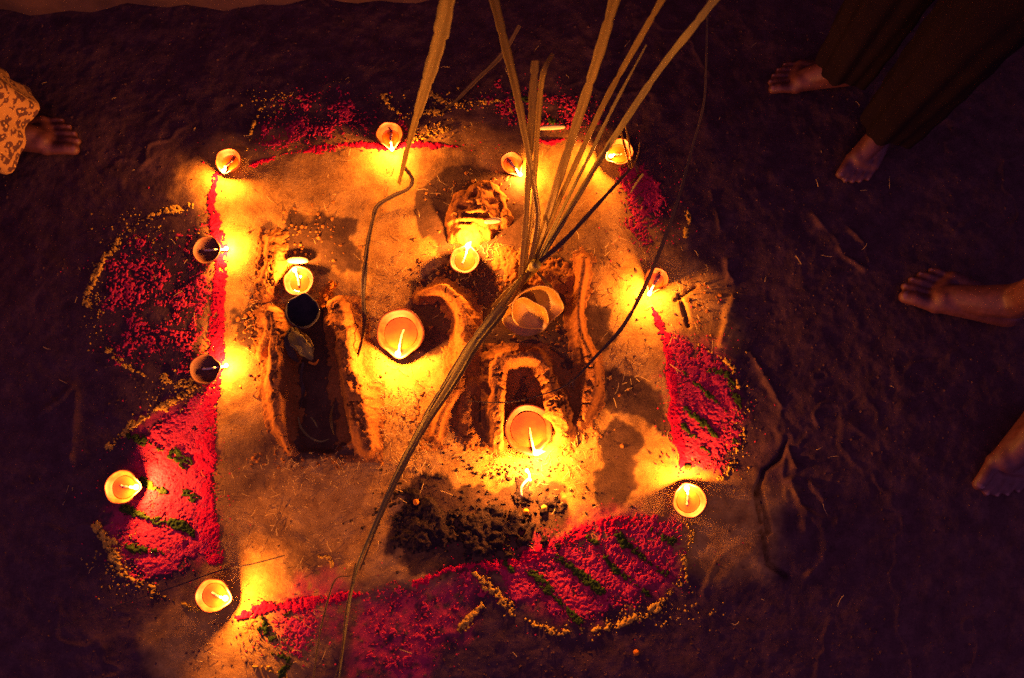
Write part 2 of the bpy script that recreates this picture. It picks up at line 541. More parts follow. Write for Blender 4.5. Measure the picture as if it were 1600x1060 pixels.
def petal(label, poly, cover=.5, stripes=(), edges=(), seed=0, thick=.0035, egroup='rangoli petals around the square', edge_cover=.5):
    pl = PL(poly)
    c = pl.mean(0)
    t = empty('rangoli_petal', (c[0], c[1], gz(c[0], c[1])))
    tag(t, label, 'powder petal', egroup)
    patch('pink_powder', pl, powder_poly(pl, thick, .024, cover, seed), M['pink'], t, .0014)['kind'] = 'stuff'
    for i, (pts, w) in enumerate(stripes):
        line_obj('green_stripe', pts, w, M['green'], t, .005, .74, seed + 40 + i * 7, .008, .0020)
    for i, (pts, w) in enumerate(edges):
        line_obj('yellow_edge', pts, w, M['yellow'], t, .006, edge_cover + .12, seed + 80 + i * 7, .008, .0012)
    return t


petal('large pink petal thinned for lamp shade outside the upper left lamps', [(330, 350), (270, 350), (215, 365), (165, 410), (138, 460), (135, 510), (160, 550), (200, 580), (250, 590), (325, 590)],
      .34, (), [([(300, 325), (240, 335), (195, 365), (160, 410), (138, 455), (132, 500)], 12), ([(165, 545), (190, 570), (225, 585)], 8)], 500, edge_cover=.36)  # sparse powder lets dark earth show, standing for the lamps' shadow
petal('bright pink petal with green stripes at the lower left', [(328, 610), (290, 632), (240, 665), (205, 690), (200, 740), (195, 790), (160, 822), (165, 845), (185, 880), (225, 912), (262, 900), (300, 880), (335, 866)],
      .9, [([(202, 680), (220, 690), (222, 688)], 14), ([(232, 692), (252, 702)], 12), ([(270, 708), (285, 720), (292, 722)], 20), ([(220, 748), (245, 764), (258, 768)], 10), ([(290, 772), (305, 778)], 12),
            ([(196, 796), (222, 806), (245, 814), (262, 816), (280, 822), (300, 832)], 13), ([(192, 852), (212, 858), (240, 862), (262, 868)], 11)],
      [([(308, 604), (285, 618), (262, 632), (235, 645)], 14), ([(258, 588), (270, 600), (300, 598)], 16), ([(240, 642), (205, 668), (172, 698)], 13), ([(152, 822), (170, 850), (182, 885), (205, 905), (240, 930)], 20), ([(250, 930), (290, 945), (310, 952)], 10)], 520, .0036, edge_cover=.55)
petal('dark pink petal along the top left above the thin red line', [(388, 240), (398, 190), (425, 158), (470, 138), (520, 130), (580, 140), (612, 170), (640, 190), (650, 222), (560, 222), (470, 232)],
      .36, (), [([(386, 238), (398, 190), (412, 165), (440, 146)], 10), ([(508, 126), (525, 130), (545, 132)], 8), ([(600, 150), (612, 172), (640, 188)], 6)], 540, edge_cover=.44)  # powder kept sparse so this petal looks shaded
petal('dark pink petal at the top behind the cane leaves', [(720, 150), (780, 128), (850, 135), (900, 150), (945, 165), (960, 200), (930, 214), (850, 208), (790, 200), (770, 175)],
      .42, [([(800, 150), (830, 160)], 8), ([(860, 190), (880, 200)], 8)], [([(640, 225), (665, 212), (700, 205)], 14), ([(672, 150), (700, 162), (740, 165), (782, 160), (800, 178)], 9), ([(700, 148), (718, 140)], 8), ([(620, 190), (650, 180), (690, 178)], 12)], 560, edge_cover=.42)  # thin cover imitates the shade behind the top lamps
petal('pink petal wedge at the upper right below a lamp', [(962, 268), (985, 258), (1025, 272), (1048, 285), (1042, 320), (1025, 360), (1010, 395), (990, 385), (975, 335)],
      .82, [([(985, 290), (1000, 275)], 8)], [([(1072, 330), (1076, 350), (1070, 370)], 6)], 580, .004, edge_cover=.35)
petal('pink petal with diagonal green stripes on the right', [(1040, 525), (1070, 528), (1112, 550), (1140, 580), (1158, 620), (1160, 660), (1150, 700), (1128, 742), (1095, 735), (1068, 730), (1056, 660)],
      .85, [([(1110, 578), (1135, 585), (1150, 615), (1155, 635)], 12), ([(1060, 575), (1085, 600), (1110, 620), (1140, 650)], 7), ([(1072, 640), (1084, 650), (1100, 662)], 11), ([(1068, 668), (1078, 680), (1085, 684)], 12),
            ([(1105, 665), (1118, 680), (1132, 690)], 13), ([(1080, 712), (1092, 724)], 10), ([(1100, 700), (1112, 712), (1125, 722)], 9), ([(1148, 690), (1158, 700)], 10), ([(1072, 730), (1078, 728)], 9)],
      [([(1058, 530), (1090, 538), (1112, 552)], 8), ([(1122, 556), (1142, 575), (1156, 610), (1165, 640)], 7), ([(1162, 650), (1160, 680), (1150, 710), (1138, 738), (1122, 752)], 13)], 600, .004, edge_cover=.52)
petal('large pink petal with green stripes at the bottom right', [(775, 885), (830, 862), (880, 840), (950, 818), (1020, 800), (1058, 815), (1066, 860), (1058, 905), (1020, 938), (970, 962), (900, 975), (845, 955), (800, 930)],
      .82, [([(918, 842), (932, 850)], 12), ([(966, 836), (975, 850), (990, 858), (1005, 872), (1022, 884), (1040, 896)], 14), ([(1018, 826), (1030, 836), (1050, 845)], 12),
            ([(945, 872), (960, 888), (980, 904), (1000, 918), (1015, 932)], 13), ([(872, 870), (885, 882), (905, 898), (925, 912), (940, 925)], 14), ([(830, 892), (850, 912), (870, 938), (890, 955), (905, 970)], 16), ([(800, 905), (812, 915)], 10), ([(790, 880), (800, 892)], 8)],
      [([(1079, 812), (1078, 840), (1070, 870), (1068, 905), (1050, 920), (1035, 940)], 11), ([(1035, 940), (1025, 950), (990, 968), (960, 980), (930, 986)], 14), ([(822, 968), (850, 982), (875, 990), (905, 984)], 12), ([(928, 1004), (934, 1008)], 8)], 620, .004, edge_cover=.5)
petal('dim pink petal smeared over the dark bottom centre', [(545, 930), (600, 915), (680, 900), (755, 892), (790, 915), (760, 945), (715, 960), (690, 1000), (640, 1050), (590, 1060), (550, 1000)],
      .34, (), [([(742, 900), (760, 912), (785, 940), (800, 955)], 16), ([(752, 945), (735, 965), (720, 985), (715, 1000)], 14)], 640, .003, edge_cover=.45)  # sparse pink over dark earth stands for the unlit bottom centre
petal('scuffed red and green petal below the lowest left lamp', [(420, 975), (450, 955), (505, 945), (505, 990), (475, 1040), (450, 1030), (440, 1000)],
      .6, [([(410, 985), (430, 1000)], 10), ([(412, 965), (418, 985)], 7), ([(425, 1020), (450, 1030), (440, 1055)], 13), ([(448, 960), (455, 955)], 9)], [([(400, 1040), (430, 1050), (450, 1062)], 12), ([(480, 875), (515, 870), (520, 885)], 6)], 660, edge_cover=.4)


# ------------------------------------------------------------------ mud figure, trough, ash heap
def ridge(name, pts, wpx, hcm, parent, seed, mat='mud', rough=.005, edge=.009):
    line, ws, hs = resample(PL(pts, .02), [w * 1.45 * PX / 2 for w in wpx], [h / 100 for h in hcm])

    def f(X, Y):
        d, w = seg_dist(X, Y, line, ws)
        _, hh = seg_dist(X, Y, line, hs)
        w = w * (1 + (fbm(X, Y, .05, 3, seed + 1) - .5) * .8)
        q = d / w + (fbm(X, Y, .022, 4, seed, .6) - .5) * rough / .005 * .55
        h = hh * (.74 * smooth(1.08, .25, q) + .26 * np.exp(-(np.maximum(q, 0) / 1.25) ** 2))
        crack = 1 - np.abs(fbm(X, Y, .03, 3, seed + 8) * 2 - 1)
        h = h * (1 + (fbm(X, Y, .045, 3, seed + 4) - .5) * .5) + (grit(X, Y, .011, seed + 3) - .5) * rough * .42 - .006 * smooth(.95, 1.0, crack) * smooth(1, .6, q)
        return np.where(h > hh * .045, h, -1)
    return patch(name, line, f, M[mat], parent, .002)


c = P(500, 600)
trough = tag(empty('mud_trough', (c.x, c.y, 0)), 'long dark mud trough between two orange clay walls left of centre', 'mud trough')
ridge('side_wall', [(408, 552), (425, 520), (428, 495), (432, 545), (432, 600), (438, 650), (446, 680), (450, 702)], [16, 22, 24, 24, 24, 24, 14, 7], [2.0, 3.2, 3.6, 3.6, 3.4, 3.0, 2.2, 1.2], trough, 700)
ridge('side_wall', [(528, 482), (538, 520), (548, 570), (556, 620), (566, 660), (574, 698)], [34, 30, 30, 34, 34, 26], [2.6, 3.4, 3.6, 3.6, 3.2, 2.4], trough, 710)
ridge('back_mound', [(424, 375), (425, 420), (418, 450)], [22, 30, 34], [1.4, 1.8, 1.2], trough, 720, 'mud', .009)

c = P(800, 520)
fig = tag(empty('mud_figure', (c.x, c.y, 0)), 'mud and dung figure in the middle with round head, curved arms and boxed body', 'mud figure')


def head_h(X, Y):
    cx, cy = P(742, 334, .02).xy
    dx = (X - cx) / .066; dy = (Y - cy) / .066
    r = np.sqrt(dx * dx + dy * dy) + (fbm(X, Y, .05, 4, 740) - .5) * .7
    h = .042 * np.sqrt(np.clip(1 - r, 0, 1)) * 1.15
    h = np.minimum(h, .040)
    for (px, py, rx, ry, dep) in ((720, 326, .014, .008, .013), (742, 308, .008, .007, .014), (764, 318, .012, .006, .010), (748, 340, .024, .005, .012), (730, 350, .02, .004, .006)):
        qx, qy = P(px, py, .03).xy
        h = h - dep * np.exp(-(((X - qx) / rx) ** 2 + ((Y - qy) / ry) ** 2))
    h += ((grit(X, Y, .014, 741) - .5) * .006 + (grit(X, Y, .035, 742) - .5) * .012) * smooth(.002, .012, h)
    return np.where(r < 1, np.maximum(h, .002), -1)


patch('head', PL([(660, 250), (830, 440)]), head_h, M['mud'], fig, .0022)
ridge('arm', [(655, 462), (690, 452), (715, 468), (728, 500), (730, 540), (722, 580), (705, 620), (690, 650), (680, 680)], [10, 16, 24, 26, 26, 24, 20, 16, 10], [2, 2.8, 3, 3, 3, 2.6, 2.2, 1.6, 1], fig, 750)
ridge('arm', [(912, 405), (908, 440), (903, 480), (905, 520), (918, 552), (924, 590), (918, 630), (905, 662)], [18, 14, 14, 16, 16, 22, 26, 16], [2.2, 2.8, 3.2, 3.2, 3, 2.4, 2, 1.2], fig, 760, 'mud', .004)
ridge('body_wall', [(778, 690), (775, 640), (778, 600), (784, 566), (815, 558), (842, 562), (858, 600), (868, 640), (880, 675)], [22, 26, 26, 28, 26, 26, 32, 36, 26], [2.2, 2.8, 3, 3.2, 3.2, 3.2, 3, 2.8, 2], fig, 770, 'mud', .007)
ridge('side_lump', [(735, 600), (728, 640), (735, 680)], [18, 26, 16], [1.2, 1.6, 1.0], fig, 785, 'mud', .007)
ridge('neck_lump', [(790, 400), (850, 430), (890, 440)], [22, 30, 20], [1.0, 1.4, 1.0], fig, 790, 'mud', .009)

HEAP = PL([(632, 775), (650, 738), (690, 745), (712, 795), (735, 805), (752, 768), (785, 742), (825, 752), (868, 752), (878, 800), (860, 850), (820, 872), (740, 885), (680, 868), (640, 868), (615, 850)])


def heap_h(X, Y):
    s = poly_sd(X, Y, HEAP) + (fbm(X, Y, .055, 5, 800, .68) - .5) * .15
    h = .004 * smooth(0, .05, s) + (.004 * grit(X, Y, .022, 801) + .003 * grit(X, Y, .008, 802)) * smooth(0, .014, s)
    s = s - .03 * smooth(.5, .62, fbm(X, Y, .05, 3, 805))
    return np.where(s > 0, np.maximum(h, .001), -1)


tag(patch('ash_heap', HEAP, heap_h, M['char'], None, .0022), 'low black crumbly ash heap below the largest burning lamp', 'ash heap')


# ------------------------------------------------------------------ revolved and swept shapes
def tube(path, radii, seg=8):
    path = [Vector(p) for p in path]
    V, Fc = [], []
    n = len(path)
    up = Vector((0.13, 0.21, 1)).normalized()
    for i, p in enumerate(path):
        t = (path[min(i + 1, n - 1)] - path[max(i - 1, 0)]).normalized()
        a = t.cross(up)
        if a.length < 1e-4: a = t.cross(Vector((1, 0, 0)))
        a.normalize(); b = t.cross(a)
        for k in range(seg):
            th = 2 * math.pi * k / seg
            V.append(p + (a * math.cos(th) + b * math.sin(th)) * radii[i])
    for i in range(n - 1):
        for k in range(seg):
            Fc.append((i * seg + k, i * seg + (k + 1) % seg, (i + 1) * seg + (k + 1) % seg, (i + 1) * seg + k))
    Fc.append(tuple(range(seg))[::-1]); Fc.append(tuple((n - 1) * seg + k for k in range(seg)))
    return V, Fc


def flame_mesh(w, h, lean, seg=14, rings=12):
    V, Fc = [(0, 0, 0)], []
    for i in range(1, rings):
        t = i / rings
        r = w / 2 * (math.sin(math.pi * min(t * 1.0, 1) ** .62)) ** 1.0 * (1 - .25 * t)
        ox, oy = lean[0] * t ** 1.6, lean[1] * t ** 1.6
        for k in range(seg):
            a = 2 * math.pi * k / seg
            V.append((ox + r * math.cos(a), oy + r * math.sin(a), h * t))
    V.append((lean[0], lean[1], h))
    for k in range(seg):
        Fc.append((0, 1 + (k + 1) % seg, 1 + k))
    for i in range(rings - 2):
        for k in range(seg):
            a = 1 + i * seg
            Fc.append((a + k, a + (k + 1) % seg, a + seg + (k + 1) % seg, a + seg + k))
    a = 1 + (rings - 2) * seg
    for k in range(seg):
        Fc.append((a + k, a + (k + 1) % seg, len(V) - 1))
    return V, Fc


def bowl_mesh(R, Hh, spout=0.0, ang=0.0, seg=64, seed=0, thick=.13, notch=.10):
    prof = [(0, .0), (.42, .0), (.50, .03), (.68, .22), (.86, .55), (.97, .86), (1.0, .97), (.985, 1.0), (.985 - thick * .6, 1.01), (1 - thick, .97),
            (.83 - thick * .2, .68), (.62, .36), (.36, .20), (.12, .16), (0, .155)]
    V, Fc = [], []
    for (pr, pz) in prof:
        for k in range(seg):
            a = 2 * math.pi * k / seg
            da = (a - ang + math.pi) % (2 * math.pi) - math.pi
            s = 1 + spout * math.exp(-(da / .26) ** 2) * pz ** 1.5 - .05 * math.exp(-((abs(da) - .6) / .22) ** 2) * pz * (1 if spout > 0 else 0)
            wobble = 1 + .025 * math.sin(2 * a + seed) + .016 * math.sin(5 * a + seed * 2.1)
            r = R * pr * s * wobble
            z = Hh * pz * (1 - (notch * math.exp(-(da / .48) ** 2) if spout > 0 else 0)) + Hh * (.03 * math.sin(3 * a + seed) + .02 * math.sin(7 * a + seed * 3)) * (pz > .8)
            V.append((r * math.cos(a), r * math.sin(a), z))
    n = len(prof)
    for i in range(n - 1):
        for k in range(seg):
            Fc.append((i * seg + k, i * seg + (k + 1) % seg, (i + 1) * seg + (k + 1) % seg, (i + 1) * seg + k))
    return V, Fc


def disc_mesh(R, z, seg=40):
    V = [(0, 0, z)]
    for j in (.35, .7, .93, 1.0):
        zz = z + (.0006 if j == 1.0 else 0)
        for k in range(seg):
            a = 2 * math.pi * k / seg
            V.append((R * j * math.cos(a), R * j * math.sin(a), zz))
    Fc = [(0, 1 + k, 1 + (k + 1) % seg) for k in range(seg)]
    for i in range(3):
        for k in range(seg):
            a = 1 + i * seg
            Fc.append((a + k, a + seg + k, a + seg + (k + 1) % seg, a + (k + 1) % seg))
    return V, Fc


def local(name, vf, mat, parent):
    o = mesh_obj(name, vf[0], vf[1], mat)
    o.parent = parent
    return o


def flame_light(parent, loc, w, h, lean=(0, 0)):
    li = bpy.data.lights.new('flame_light', 'POINT')
    li.color = FLAME_COL
    li.energy = 4 * math.pi * FLAME_POWER * .65 * w * h
    li.shadow_soft_size = w * .38
    o = bpy.data.objects.new('flame_light', li); COL.objects.link(o)
    o.parent = parent
    o.location = Vector(loc) + Vector((lean[0] * .35, lean[1] * .35, h * .66))


def oil_lamp(px, py, rpx, fx, fy, label, lit=True, hk=.72, tilt=(0, 0), flame=(.011, .026), lean=(0, 0), lift=0.0, oil=True, mat='clay', group='burning clay oil lamps', fill=.62, seed=0, drop=0.0, rim=.11, notch=None):
    R = pxlen(px, py, rpx, .02)
    Hh = R * hk
    c = P(px, py, .006 + Hh + lift)
    base = gz(c.x, c.y) + lift
    t = empty('oil_lamp', (c.x, c.y, base + .0005))
    tag(t, label, 'oil lamp', group)
    fp = P(fx, fy, base + Hh + .008)
    ang = math.atan2(fp.y - c.y, fp.x - c.x)
    dist = math.hypot(fp.x - c.x, fp.y - c.y)
    spout = (max(.10, min(.45, dist / R * .97 - 1)) if notch is None else .05) if lit else .12
    bo = local('bowl', bowl_mesh(R, Hh, spout, ang, seed=seed, notch=drop + .08 if notch is None else notch, thick=rim), M[mat], t)
    co = np.empty(len(bo.data.vertices) * 3); bo.data.vertices.foreach_get('co', co); co = co.reshape(-1, 3)
    ds = np.hypot(co[:, 0] - R * math.cos(ang), co[:, 1] - R * math.sin(ang)) / R
    so = (1 - smooth(.18, .75, ds + (fbm(co[:, 0], co[:, 1], .008, 3, seed) - .5) * .5)) * (.9 if lit else .3)
    at_ = bo.data.attributes.new('soot', 'FLOAT', 'POINT'); at_.data.foreach_set('value', so.astype(np.float32))
    if oil:
        rr = R * (.55 + .3 * fill)
        local('oil', disc_mesh(rr * .93, Hh * (.2 + .55 * fill)), M['oil'], t)
    if lit:
        d = Vector((math.cos(ang), math.sin(ang), 0)); s = Vector((-d.y, d.x, 0))
        top = d * dist + Vector((0, 0, Hh * (.95 - drop) + .001))
        w = [d * (-R * .25) + s * R * .12 + Vector((0, 0, Hh * .42)), d * (R * .1) + s * R * .04 + Vector((0, 0, Hh * .60)), d * (min(dist, R) * .62) + Vector((0, 0, Hh * .82)), top - Vector((0, 0, .0015)) - d * .004, top + Vector((0, 0, .003))]
        sw = [Vector(p) for p in spline(w, 14)]
        wk_ = local('wick', tube(sw, [.0022 + .0004 * math.sin(i * 2.1) for i in range(15)], 7), M['wick'], t)
        fo = local('flame', flame_mesh(flame[0], flame[1], lean), M['flame'], wk_)
        fo.location = top + Vector((0, 0, .001))
        flame_light(t, fo.location, *flame, lean)
    t.rotation_euler = (tilt[0], tilt[1], 0)
    return t


SM = dict(flame=(.0095, .0125))
oil_lamp(357, 251, 20, 346, 263, 'small clay lamp burning at the upper left corner of the square', **SM, drop=.40, hk=1.0, seed=1, fill=.35)
oil_lamp(609, 211, 21, 611, 229, 'small clay lamp burning on the top red line beside the drooping dry leaf', **SM, drop=.40, hk=1.0, seed=2, fill=.3)
oil_lamp(798, 254, 18, 812, 266, 'small clay lamp half hidden behind the upright cane leaves', **SM, drop=.40, hk=.95, tilt=(.15, .1), seed=3, fill=.45)
oil_lamp(968, 238, 22, 955, 241, 'small clay lamp burning at the upper right corner behind thin stems', **SM, drop=.25, hk=.95, seed=4, fill=.6)
oil_lamp(323, 391, 22, 351, 386, 'shaded clay lamp beside the thinned pink petal, upper of two on left line', **SM, drop=.45, notch=0.0, hk=.64, oil=False, mat='shadedclay', rim=.06, seed=5)
oil_lamp(467, 440, 24, 460, 422, 'clay lamp with a slanting wick just above the black cup', flame=(.010, .016), drop=.0, hk=.68, fill=.35, seed=6)
oil_lamp(726, 406, 23, 730, 385, 'clay lamp burning brightly in front of the mud head', flame=(.012, .020), lean=(.009, .006), hk=.6, drop=.0, seed=7, fill=.55, lift=.012)
oil_lamp(1026, 436, 19, 1016, 457, 'small clay lamp burning at the right beside the long thin brown leaf', **SM, drop=.40, hk=1.05, seed=8, fill=.4)
oil_lamp(320, 577, 24, 350, 570, 'shaded clay lamp beside the yellow powder, lower of two on left line', **SM, lean=(.004, .003), drop=.45, notch=0.0, hk=.64, oil=False, mat='shadedclay', rim=.06, seed=9)
oil_lamp(625, 519, 38, 622, 553, 'big clay lamp full of oil left of the mud figure', flame=(.0125, .021), lean=(-.003, 0), hk=.56, drop=.0, fill=.55, seed=10)
oil_lamp(826, 669, 39, 836, 708, 'biggest clay lamp with glossy oil in the mouth of the mud body', flame=(.0125, .021), lean=(.020, .002), hk=.56, drop=.0, fill=.7, seed=11)
oil_lamp(186, 761, 27, 209, 761, 'clay lamp burning at far left on the striped pink petal', flame=(.012, .014), hk=.84, drop=.30, fill=.5, seed=12)
oil_lamp(1078, 783, 27, 1075, 763, 'clay lamp burning at the lower right between two striped petals', flame=(.012, .015), lean=(-.002, .003), hk=.84, drop=.30, fill=.5, seed=13)
oil_lamp(331, 931, 27, 349, 936, 'clay lamp burning at the bottom left beside a thin twig', flame=(.012, .014), lean=(.003, .002), hk=.84, drop=.28, fill=.55, seed=14)
oil_lamp(473, 487, 27, 473, 460, 'deep black unlit clay cup at the head of the mud trough', lit=False, oil=False, hk=1.05, mat='soot', group='unlit clay bowls', seed=16)
oil_lamp(822, 484, 37, 822, 460, 'shallow unlit clay saucer lying under another beside the cane stem', lit=False, oil=False, hk=.42, mat='gold', rim=.06, group='unlit clay bowls', tilt=(.95, -.1), seed=17, lift=.030)
oil_lamp(836, 468, 40, 870, 468, 'tilted unlit clay saucer resting on top of another saucer', lit=False, oil=False, hk=.40, mat='gold', rim=.06, group='unlit clay bowls', tilt=(.85, .25), seed=18, lift=.046)

# burning scrap of wick on the ground below the biggest lamp
c = P(822, 748, .02)
bw = tag(empty('burning_wick', (c.x, c.y, gz(c.x, c.y) + .015)), 'fallen scrap of cotton wick burning on the ash heap', 'wick')
pts = [P(*q) - bw.location for q in ((823, 733, .022), (828, 745, .026), (820, 754, .026), (814, 764, .026), (815, 776, .024))]
local('wick', tube([Vector(p) for p in spline(pts, 14)], [.0022] * 15, 7), M['wick'], bw)
for (fx, fy, w, h, ln) in ((823, 736, .008, .014, (.001, .002)), (828, 750, .006, .010, (.002, 0))):
    f = local('flame', flame_mesh(w, h, ln), M['flame'], bw)
    f.location = P(fx, fy, .028) - bw.location
    flame_light(bw, f.location, w, h, ln)


# ------------------------------------------------------------------ leaves, stems, straw
def ribbon(pts, wpx, n=60, fold=.22, twist=0.0, thick=.0009, wk=.70):
    """pts: (px, py, z); a leaf blade with a folded midrib"""
    c = spline([P(*p) for p in pts], n)
    ws = np.interp(np.linspace(0, 1, n + 1), np.linspace(0, 1, len(wpx)), wpx)
    prof = [-1, -.6, -.15, 0, .15, .6, 1]
    V, A = [], []
    for side in (1, -1):
        for i in range(n + 1):
            p = Vector(c[i])
            t = Vector(c[min(i + 1, n)] - c[max(i - 1, 0)]).normalized()
            view = (Vector((0, CAM_Y, CAM_H * 1.0)) - p)
            up = Vector((0, -.1, 1))
            a = t.cross(up).normalized(); b = a.cross(t).normalized()
            tw = twist * math.sin(i / n * 5.0)
            a2 = a * math.cos(tw) + b * math.sin(tw); b2 = b * math.cos(tw) - a * math.sin(tw)
            dist = view.length
            w = ws[i] * wk * dist / F / 2
            rag = 1 + .10 * math.sin(i * .9) * math.sin(i * .37) - (.22 if (i * 7 + len(pts)) % 13 == 0 else 0)
            for q in prof:
                V.append(p + a2 * (w * rag * q) + b2 * (abs(q) * w * fold + side * thick * .5))
                A.append((q * .5, i / n * 2.2, 0))
    k = len(prof); off = (n + 1) * k
    Fc = []
    for i in range(n):
        for j in range(k - 1):
            a = i * k + j
            Fc.append((a, a + 1, a + k + 1, a + k))
            a += off
            Fc.append((a, a + k, a + k + 1, a + 1))
        for j in (0, k - 1):
            a = i * k + j
            Fc.append((a, a + k, a + k + off, a + off) if j == 0 else (a, a + off, a + k + off, a + k))
    return V, Fc, A


def leaf(parent, name, pts, wpx, mat, **kw):
    V, Fc, A = ribbon(pts, wpx, **kw)
    o = mesh_obj(name, [tuple(v) for v in V], Fc, M[mat], parent)
    at = o.data.attributes.new('across', 'FLOAT_VECTOR', 'POINT')
    at.data.foreach_set('vector', np.array(A, dtype=np.float32).ravel())
    return o


c = P(826, 428, .02)
cane = tag(empty('sugarcane_top', (c.x, c.y, .02)), 'bunch of long dry sugarcane leaves rising from beside the mud figure', 'sugarcane leaves')
leaf(cane, 'leaf', [(824, 428, 0.050), (775, 490, 0.065), (740, 535, 0.060), (700, 600, 0.050), (660, 665, 0.038), (622, 738, 0.028), (588, 815, 0.020), (556, 895, 0.016), (542, 975, 0.014), (528, 1075, 0.014)], [16, 20, 22, 26, 17, 13, 9, 7, 4, 3], 'leafgreen', n=90, twist=.3)
leaf(cane, 'leaf', [(830, 420, 0.055), (785, 492, 0.070), (748, 540, 0.066), (712, 600, 0.056), (668, 665, 0.044), (628, 738, 0.034), (595, 810, 0.024), (562, 892, 0.019)], [10, 8, 8, 7, 7, 6, 5, 3], 'leaf', n=80, fold=.4)
leaf(cane, 'leaf', [(815, 440, 0.050), (765, 498, 0.060), (728, 545, 0.058), (690, 610, 0.050), (655, 670, 0.036)], [8, 7, 6, 5, 3], 'leaf', n=50, fold=.4)
leaf(cane, 'leaf_shred', [(548, 900, 0.017), (525, 905, 0.020), (512, 940, 0.016), (498, 1000, 0.014), (488, 1075, 0.014)], [2, 3, 4, 4, 3], 'leaf', n=40)
leaf(cane, 'leaf_shred', [(556, 880, 0.020), (540, 960, 0.016), (534, 1020, 0.016), (520, 1070, 0.015)], [3, 4, 3, 2], 'leaf', n=40)
leaf(cane, 'leaf', [(814, 432, 0.050), (822, 340, 0.115), (828, 240, 0.202), (832, 160, 0.274), (836, 95, 0.332)], [12, 13, 15, 18, 17], 'leaf', twist=.2)
leaf(cane, 'leaf', [(818, 428, 0.050), (832, 330, 0.100), (838, 240, 0.172), (843, 160, 0.245), (850, 110, 0.296), (864, 84, 0.303)], [8, 10, 12, 13, 12, 9], 'leaf', twist=.4)
leaf(cane, 'leaf', [(826, 424, 0.050), (840, 350, 0.100), (836, 300, 0.144), (822, 220, 0.231), (806, 140, 0.318), (786, 60, 0.404), (764, -30, 0.491)], [12, 13, 13, 14, 18, 20, 24], 'leaf', twist=.35)
leaf(cane, 'leaf', [(824, 424, 0.050), (848, 360, 0.080), (880, 260, 0.187), (912, 160, 0.303), (940, 70, 0.419), (968, -30, 0.535)], [14, 18, 20, 20, 22, 24], 'leaf', twist=.25)
leaf(cane, 'leaf', [(830, 422, 0.050), (862, 340, 0.090), (905, 245, 0.187), (950, 150, 0.303), (1000, 60, 0.419), (1048, -25, 0.521)], [10, 11, 13, 12, 13, 14], 'leaf', twist=.3)
leaf(cane, 'leaf', [(834, 420, 0.050), (872, 342, 0.085), (918, 250, 0.172), (962, 160, 0.274), (1010, 70, 0.375)], [6, 8, 8, 7, 3], 'leafgreen', twist=.5)
leaf(cane, 'leaf', [(838, 415, 0.050), (880, 345, 0.080), (925, 270, 0.129), (970, 200, 0.216), (1030, 110, 0.332), (1085, 40, 0.433), (1135, -25, 0.506)], [9, 12, 13, 15, 14, 16, 18], 'leafgreen', twist=.4)
leaf(cane, 'leaf', [(842, 412, 0.050), (885, 340, 0.085), (930, 265, 0.144), (965, 205, 0.202), (975, 185, 0.216)], [7, 9, 8, 5, 3], 'leafdark', twist=.3)
leaf(cane, 'leaf', [(832, 418, 0.055), (880, 378, 0.070), (932, 322, 0.085), (985, 264, 0.100)], [12, 11, 9, 6], 'leafdark', n=40)
leaf(cane, 'leaf', [(985, 264, 0.100), (975, 225, 0.085), (968, 195, 0.090)], [4, 5, 3], 'leaf', n=24)
leaf(cane, 'leaf', [(988, 262, 0.100), (982, 220, 0.090), (976, 192, 0.100)], [3, 4, 2], 'leaf', n=24)
leaf(cane, 'leaf', [(985, 264, 0.090), (996, 245, 0.080), (1000, 222, 0.080)], [3, 3, 1], 'leaf', n=20)
leaf(cane, 'leaf', [(1005, 272, 0.050), (992, 290, 0.040), (985, 302, 0.030)], [5, 4, 2], 'leafgreen', n=20)
leaf(cane, 'leaf', [(840, 425, 0.050), (852, 440, 0.050), (862, 452, 0.045), (850, 470, 0.050)], [8, 9, 7, 3], 'leaf', n=30)
leaf(cane, 'leaf', [(812, 440, 0.050), (788, 462, 0.040), (768, 480, 0.035)], [14, 13, 4], 'leaf', n=30)
vs = [Vector(p) - cane.location for p in (P(838, 412, .07), P(828, 425, .045), P(815, 440, .02), P(806, 450, -.005))]
local('stem', tube([Vector(p) for p in spline(vs, 16)], [.011 - .0002 * i for i in range(17)], 14), M['leafgreen'], cane)

t = leaf(None, 'dry_leaf', [(706, -30, .62), (690, 55, .50), (668, 130, .37), (650, 190, .25), (636, 240, .14), (624, 288, .045)], [38, 34, 27, 18, 15, 9], 'leaf', n=70, fold=.35, twist=.3)
tag(t, 'broad dry leaf drooping from the top edge onto the clay square', 'leaf')
t = leaf(None, 'dry_stem', [(632, 262, .03), (644, 280, .022), (638, 295, .018), (615, 306, .016), (590, 322, .016), (582, 345, .016), (574, 385, .02), (570, 425, .022), (568, 460, .018), (570, 505, .016), (564, 540, .03), (556, 565, .02)], [9, 8, 8, 9, 10, 8, 9, 12, 11, 10, 8, 5], 'leafdark', n=90, fold=.3, twist=.5)  # a dry stem, drawn with the leaf ribbon
tag(t, 'kinked brown dry stem lying left of the big oil lamp', 'leaf')
t = leaf(None, 'thin_leaf', [(1106, -20, .30), (1104, 80, .24), (1100, 160, .19), (1082, 230, .15), (1060, 310, .12), (1030, 395, .085), (1004, 455, .06), (972, 512, .045), (932, 556, .04), (892, 597, .038), (850, 616, .038), (790, 629, .036), (730, 627, .03)], [4, 4, 5, 5, 7, 9, 9, 9, 7, 4, 3, 3, 2], 'leafdark', n=120, fold=.3)
tag(t, 'long thin brown leaf curving past the right lamp into the figure', 'leaf')
t = leaf(None, 'thin_leaf', [(812, 40, .10), (785, 85, .07), (745, 125, .04), (712, 158, .015), (690, 175, .01)], [8, 10, 9, 7, 3], 'leafdark', n=40)
tag(t, 'dim thin leaf lying across the dark ground at top centre', 'leaf')
